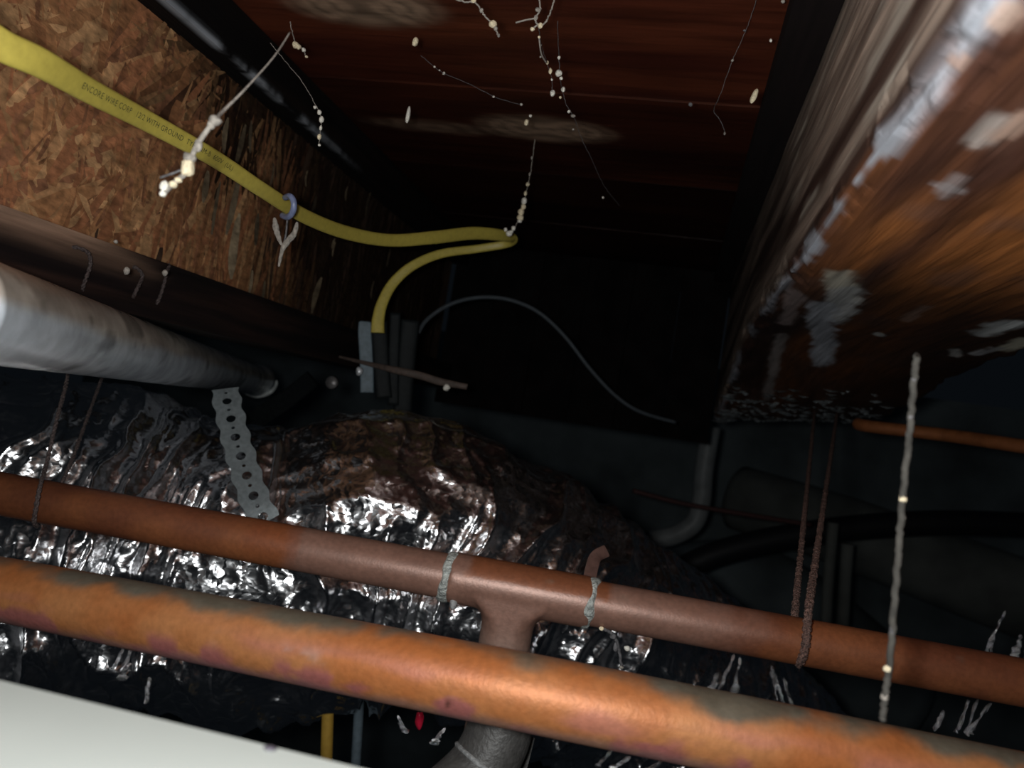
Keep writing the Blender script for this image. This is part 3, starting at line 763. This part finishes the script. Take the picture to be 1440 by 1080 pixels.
# ================================================================== far background
def far():
    def t(name, K, r, m, lab, cat, n=8, **kw):
        o = tube(name, smooth_path([P(*k) for k in K], n), r, m, None, **kw); tag(o, lab, cat); return o
    t('vertical_drain_pipe', [(1000, 600, 1.55), (990, 660, 1.55), (986, 705, 1.55), (976, 735, 1.55), (950, 752, 1.55), (915, 760, 1.55)], .019, M['pvc'], 'pale vertical pipe with a bend in the dark background beside the beam end', 'pipe', seg=20)
    t('black_hose', [(960, 800, 1.5), (1010, 778, 1.5), (1090, 758, 1.5), (1200, 742, 1.5), (1330, 735, 1.5), (1480, 740, 1.5)], .024, M['black'], 'thick black hose arching through the dark background at the right', 'hose', seg=20)
    t('round_far_duct', [(1040, 700, 2.2), (1180, 745, 2.0), (1300, 790, 1.9), (1420, 835, 1.8), (1560, 880, 1.7)], .09, M['farduct'], 'dim grey round duct in the background at the right', 'duct', seg=40)
    t('large_far_duct', [(760, 790, 2.3), (900, 850, 2.2), (1060, 850, 2.15), (1250, 1000, 2.1)], .16, M['wall'], 'very dim large grey duct behind the hanger wires', 'duct', seg=48)
    t('thin_far_wire', [(890, 690, 1.3), (960, 708, 1.3), (1040, 722, 1.3), (1140, 738, 1.3)], .004, mat('dark_red_wire', (.06, .02, .018), rough=.6), 'thin dark red wire crossing the dark background', 'wire', seg=10)
    t('far_upright', [(1172, 735, 1.35), (1166, 800, 1.35), (1160, 900, 1.35)], .0095, M['farduct'], 'dim upright rod behind the hanger wires, the left one of two', 'rod', seg=14)
    t('far_upright', [(1192, 765, 1.4), (1188, 820, 1.4), (1183, 910, 1.4)], .011, M['farduct'], 'dim upright rod behind the hanger wires, the right one of two', 'rod', seg=14)
    t('far_copper_pipe', [(1206, 596, .93), (1225, 600, .91), (1330, 612, .85), (1440, 628, .78), (1520, 640, .74), (1900, 697, .60)], .0072, M['redbrown'], 'orange copper pipe passing behind the timber beam at the right edge', 'pipe', seg=20)
    t('amber_cable', [(461, 960, .62), (461, 1000, .62), (459, 1070, .62), (458, 1130, .62)], .0048, M['amber'], 'short upright amber cable below the orange pipe', 'cable', seg=12)
    t('grey_upright_cable', [(506, 970, .66), (504, 1010, .66), (500, 1080, .66), (498, 1130, .66)], .0042, M['bluestrap'], 'dim blue-grey upright cable right of the amber cable', 'cable', seg=12)
    bm = bmesh.new(); blob(bm, P(590, 1012, .55), .0034, (.8, .8, 2.0), 2, 3); me = bpy.data.meshes.new('r'); bm.to_mesh(me); bm.free()
    tag(link('red_wire_cap', me, M['red'], None), 'small bright red plastic cap below the orange pipe', 'cap')
    # dark shelf of duct under everything at lower left
far()

# ================================================================== foil scraps glinting at the right
def scraps():
    sets = [('tuft of crinkled foil strips between the two pipes right of the tee', [(1010, 975, 1030, 925), (1000, 968, 1008, 950), (1030, 985, 1040, 930), (1092, 985, 1086, 945), (1102, 992, 1085, 938), (1112, 990, 1104, 958)], .55),
            ('tuft of foil strips between the two pipes near the right edge', [(1345, 1030, 1362, 985), (1358, 1032, 1378, 975), (1362, 1030, 1392, 990), (1315, 1025, 1325, 1005)], .5),
            ('foil strips glinting above the brown pipe at the right edge', [(1392, 922, 1400, 888), (1385, 918, 1412, 862), (1425, 925, 1436, 895), (1440, 930, 1450, 890)], .6),
            ('foil scraps hanging below the orange pipe left of the amber cable', [(172, 955, 182, 915), (205, 990, 210, 955), (160, 940, 172, 915)], .5),
            ('crumpled bits of foil below the orange pipe right of the grey elbow', [(840, 1078, 858, 1058), (862, 1080, 880, 1068), (905, 1085, 930, 1072), (610, 1045, 622, 1028), (570, 1030, 560, 1010)], .5)]
    for lab, S, d in sets:
        root = thing('foil_tuft', lab, 'foil', P(S[0][0], S[0][1], d))
        for (x0, y0, x1, y1) in S:
            pts = []; n = 9
            for i in range(n + 1):
                t = i / n; pts.append(P(x0 + (x1 - x0) * t + random.uniform(-1.5, 1.5), y0 + (y1 - y0) * t, d + random.uniform(-.006, .006)))
            me = tube_mesh('foil_strip', pts, [random.uniform(.0012, .0036) for _ in pts], seg=8, flat=.4)
            link('foil_strip', me, M['foil'], root, False)
scraps()

# ================================================================== cobwebs and debris
def web(name, lab, K, r=.00022, m='silkdim', beads=(), cat='cobweb', branches=()):
    """K: list of (px,py,depth); beads: (px,py,depth,radius_px,stretch,material)"""
    K = [k if isinstance(k, Vector) else P(*k) for k in K]
    root = thing(name, lab, cat, K[0])
    path = smooth_path(K, 10)
    path = [p + Vector((random.uniform(-1, 1), random.uniform(-1, 1), random.uniform(-1, 1))) * min(r * 1.2, .0003) for p in path]
    tube('thread', path, r, M[m], root, seg=6)
    for br in branches: tube('thread', smooth_path([P(*k) for k in br], 6), r, M[m], root, seg=6)
    for i, (x, y, d, rp, st, mm) in enumerate(beads):
        bm = bmesh.new(); blob(bm, P(x, y, d), rp * d / F, (1, 1, st), i + int(x)); me = bpy.data.meshes.new('fleck'); bm.to_mesh(me); bm.free()
        link('fleck', me, M[mm], root)
def debris(lab, x, y, d, rp, st=1, m='white', tilt=0):
    bm = bmesh.new(); blob(bm, Vector((0, 0, 0)), rp * d / F, (1, 1, st), int(x)); me = bpy.data.meshes.new('debris'); bm.to_mesh(me); bm.free()
    o = link('debris_fleck', me, M[m], None); o.location = P(x, y, d); o.rotation_euler = (0, tilt, 0)
    tag(o, lab, 'debris'); return o
def cobwebs():
    # big blurred one in front of the cable
    root = thing('cobweb_strand', 'thick dusty cobweb with cream lumps hanging in front of the yellow cable', 'cobweb', P(330, 140, .29))
    d = .27
    p = smooth_path([P(408, 45, .33), P(385, 80, .31), P(345, 125, .29), P(315, 155, .28), P(300, 172, d), P(283, 195, d), P(272, 215, d), P(264, 240, d), P(246, 256, d), P(232, 270, d)], 8)
    tube('thread', p, [.0004 + .0005 * float(sstep(10, 40, np.array([i]))[0]) for i in range(len(p))], M['silk'], root, seg=8)
    p = smooth_path([P(262, 236, d), P(245, 243, d), P(225, 250, d)], 6); tube('thread', p, .0004, M['silkdim'], root, seg=6)
    for i, (x, y, rp, st, mm) in enumerate(((303, 170, 7, .8, 'silk'), (297, 176, 5, 1, 'silk'), (279, 204, 4.5, 1.7, 'silk'), (266, 222, 7, .9, 'silk'), (264, 236, 8, 1.5, 'cream'), (251, 253, 4.5, .8, 'cream'), (243, 259, 5, .8, 'cream'), (232, 262, 5.5, 1.1, 'white'), (229, 272, 4, 1, 'white'))):
        bm = bmesh.new(); blob(bm, P(x, y, d), 1.25 * rp * d / F, (1, 1, st), i); me = bpy.data.meshes.new('lump'); bm.to_mesh(me); bm.free(); link('lump', me, M[mm], root)
    web('cobweb_strand', 'thin cobweb thread ending in white curled debris left of the bay centre', [(380, 60, .5), (400, 85, .5), (425, 115, .5), (444, 148, .5), (452, 165, .5), (451, 182, .5), (448, 203, .5)], .0002, 'silk',
        [(443, 151, .5, 2.5, 1, 'white'), (449, 158, .5, 3, 1.2, 'white'), (452, 168, .5, 3.4, 1.5, 'white'), (451, 180, .5, 2, 2, 'white'), (449, 192, .5, 3, 1.5, 'cream'), (449, 204, .5, 2, 1, 'white')])
    web('cobweb_strand', 'short cobweb with pale lumps near the weathered ceiling patch', [(408, 30, .5), (412, 50, .5), (417, 62, .5), (426, 70, .5), (431, 80, .5)], .0003, 'silk',
        [(416, 63, .5, 5, .9, 'cream'), (420, 66, .5, 3.5, 1, 'cream'), (427, 70, .5, 3, 1, 'white'), (431, 80, .5, 2, 1, 'cream')])
    debris('small cream fleck hanging below the weathered ceiling patch', 584, 59, .48, 4.3, 1.6, 'cream', .3)
    debris('long white fleck hanging alone from the dark ceiling', 574, 161, .56, 3.0, 4.0, 'white', .05)
    web('cobweb_strand', 'faint cobweb thread with white dash under the ceiling centre', [(592, 78, .52), (610, 93, .53), (626, 104, .54), (660, 118, .55), (697, 137, .56), (735, 148, .57)], .00018, 'silkdim',
        [(611, 94, .53, 1.6, 1, 'white'), (624, 103, .54, 2, 1, 'white'), (618, 99, .53, 1.2, 1, 'white'), (694, 136, .56, 1.8, .8, 'white'), (733, 147, .57, 2, .8, 'white')])
    web('cobweb_strand', 'dusty cobweb with pale clot at the top edge left of the net of threads', [(625, -8, .42), (650, 2, .42), (668, 4, .42), (680, 20, .42), (692, 34, .42), (698, 44, .42), (702, 52, .42)], .0005, 'silk',
        [(666, 1, .42, 4, .8, 'cream'), (677, 15, .42, 3, 1.2, 'silk'), (693, 34, .42, 5.5, 1, 'cream'), (697, 40, .42, 3, 1.2, 'silk'), (701, 50, .42, 2, 1.5, 'silk')])
    web('cobweb_net', 'tangled net of pale threads at the top edge centre right', [(755, -10, .42), (760, 12, .42), (752, 26, .42), (758, 36, .42), (768, 30, .42), (778, 5, .42), (783, -10, .42)], .0005, 'silk',
        [(760, 36, .42, 4, 1, 'cream'), (749, 41, .42, 3.5, .8, 'cream'), (757, 14, .42, 4, .8, 'silk'), (754, 25, .42, 3, 1, 'silk'), (758, 52, .43, 2, 1, 'cream'), (760, 64, .44, 1.5, 1, 'white')],
        'cobweb', [[(725, 32, .42), (740, 28, .42), (752, 26, .42)], [(747, 42, .42), (757, 34, .42)], [(758, 52, .43), (761, 75, .44), (768, 88, .45)]])
    web('cobweb_strand', 'cobweb thread with two white clots, left one of the pair under the net', [(758, 40, .43), (762, 65, .45), (769, 88, .47), (776, 112, .49), (776, 132, .5)], .0002, 'silkdim',
        [(770, 88, .47, 2, 1.5, 'cream'), (774, 100, .48, 2.6, 1.8, 'cream'), (776, 112, .49, 1.6, 1, 'white'), (777, 131, .5, 3.6, 1.2, 'white'), (760, 80, .47, 1.6, 1, 'silk')])
    web('cobweb_strand', 'cobweb thread with a large white clot, right one of the pair under the net', [(784, 30, .43), (786, 80, .47), (787, 105, .48), (791, 128, .5), (797, 148, .51), (806, 163, .52), (816, 190, .55), (830, 220, .58), (850, 262, .64), (872, 290, .7)], .0002, 'silkdim',
        [(786, 81, .47, 2.4, 1.1, 'white'), (786, 103, .48, 5, 1.0, 'white'), (789, 110, .48, 2.6, .9, 'white'), (792, 126, .5, 3, 1.4, 'white'), (788, 137, .5, 2, 1, 'cream'), (800, 157, .51, 2.3, 1, 'white'), (806, 163, .52, 3.6, .7, 'silk'), (806, 182, .54, 1.8, 1, 'silk'), (848, 278, .66, 1.5, 1, 'white')])
    debris('cream fleck on the pale knot patch of the ceiling', 740, 172, .56, 3.4, 1.5, 'cream', .2)
    debris('tiny white fleck just above the cream fleck on the knot patch', 746, 163, .56, 2.2, 1, 'white')
    web('beaded_cobweb', 'thick crusty white debris string hanging onto the yellow cable bend', [(752, 196, .66), (749, 222, .67), (746, 244, .68), (742, 262, .69), (738, 280, .70), (733, 300, .70), (726, 316, .70), (716, 330, .70)], .0003, 'silk',
        [(748, 222, .67, 1.4, 2, 'silk'), (745, 245, .68, 1.5, 2, 'silk'), (742, 259, .69, 2.6, 1.2, 'cream'), (739, 272, .69, 2.2, 1.6, 'cream'), (737, 283, .70, 4.2, 1.2, 'white'), (736, 291, .70, 4, 1, 'cream'), (733, 298, .70, 4.4, 1.1, 'cream'), (732, 306, .70, 4.6, 1.1, 'cream'), (731, 311, .70, 3.2, .8, 'white'),
         (722, 321, .70, 3, 1.2, 'white'), (716, 329, .70, 4.2, 1, 'white'), (711, 323, .70, 2.4, 1.2, 'white'), (719, 326, .70, 3, .8, 'white')])
    web('cobweb_strand', 'thin cobweb thread in the dark right half of the ceiling', [(1065, -5, .44), (1050, 40, .46), (1030, 85, .48), (1012, 135, .5), (1004, 155, .52), (1012, 168, .52), (1018, 182, .52), (1019, 190, .52)], .0002, 'silkdim',
        [(1030, 85, .48, 2, 1, 'silk'), (1047, 43, .46, 2.4, .6, 'silkdim'), (1019, 188, .52, 1.6, 1.5, 'silk')])
    debris('pale yellow fleck hanging just left of the timber beam', 1061, 135, .47, 4.2, 2.6, 'cream', .3)
    debris('tiny white fleck above the pale yellow fleck by the beam', 1084, 57, .45, 2, 1.3, 'white')
    debris('tiny fleck on the top edge of the ceiling right of centre', 1101, 2, .42, 3.2, .8, 'silk')
    debris('dim dusty speck at the right end of the ceiling', 971, 147, .5, 3.0, 1, 'silkdim')
    debris('pale bead on the left flange, left one of two', 178, 381, .435, 4.2, 1.5, 'silk')
    debris('pale bead on the left flange, right one of two', 232, 384, .47, 4.2, 1.2, 'silk')
    debris('dim fleck on the left flange beside the right pale bead', 163, 340, .44, 3, 1, 'silk')
    for i, (x, y, rp) in enumerate(((484, 218, 2.2), (500, 200, 2.5), (574, 238, 2.4), (693, 232, 1.6), (768, 220, 1.8), (557, 222, 2), (865, 284, 1.8), (663, 522, 3), (335, 460, 1))):
        pass
    # silk rags under the clip
    root = thing('silk_rag', 'pale dusty silk rags hanging under the blue-grey clip', 'cobweb', P(400, 310, .5))
    for i, K in enumerate(([(386, 306, .49), (389, 325, .49), (396, 345, .49)], [(418, 312, .49), (414, 328, .49), (404, 340, .49), (397, 352, .49), (392, 375, .49)], [(404, 308, .49), (402, 330, .49), (398, 345, .49)])):
        p = smooth_path([P(*k) for k in K], 8); n = len(p)
        tube('silk_tuft', p, [.0006 + .0014 * math.sin(math.pi * (j / (n - 1)) ** .8) ** 1.0 * (.8 + .4 * random.random()) if i < 2 else .0006 for j in range(n)], M['silk'] if i < 2 else M['silkdim'], root, seg=8)
    # long beaded strand close to the lens on the right
    K = [(1290, 500, .245), (1285, 540, .245), (1280, 600, .245), (1274, 660, .245), (1268, 720, .245), (1263, 780, .245), (1258, 850, .245), (1251, 930, .245), (1245, 975, .245), (1241, 1012, .245)]
    web('beaded_cobweb', 'long beaded cobweb hanging from the beam in front of the brown pipe at the right', K, .0011, 'silknear',
        [(1285, 535, .245, 4, 1.4, 'silkdim'), (1281, 585, .245, 4.5, 1.8, 'silkdim'), (1278, 610, .245, 4, 1.6, 'silkdim'), (1270, 702, .245, 5.5, 1.2, 'cream'), (1269, 728, .245, 4.5, 1.1, 'silk'), (1262, 820, .245, 4, 1.2, 'silkdim'), (1255, 885, .245, 4, 2.2, 'silkdim'), (1248, 940, .245, 6, 1.0, 'cream'), (1244, 980, .245, 5.5, 1.1, 'silk'), (1257, 860, .245, 3, 1.5, 'silkdim')])
    # drip of silk from the pipe beside the right solder ring
    web('cobweb_strand', 'pale cobweb rag hanging below the brown pipe right of the tee', [(845, 884, .37), (862, 892, .375), (870, 912, .38), (874, 935, .385)], .0008, 'silkdim',
        [(846, 884, .37, 3.5, .9, 'cream'), (882, 912, .40, 4.5, .8, 'white'), (874, 938, .40, 3.5, 1, 'silk'), (862, 895, .375, 4.5, 1, 'silkdim'), (866, 910, .38, 3.5, 2, 'silkdim')])
cobwebs()
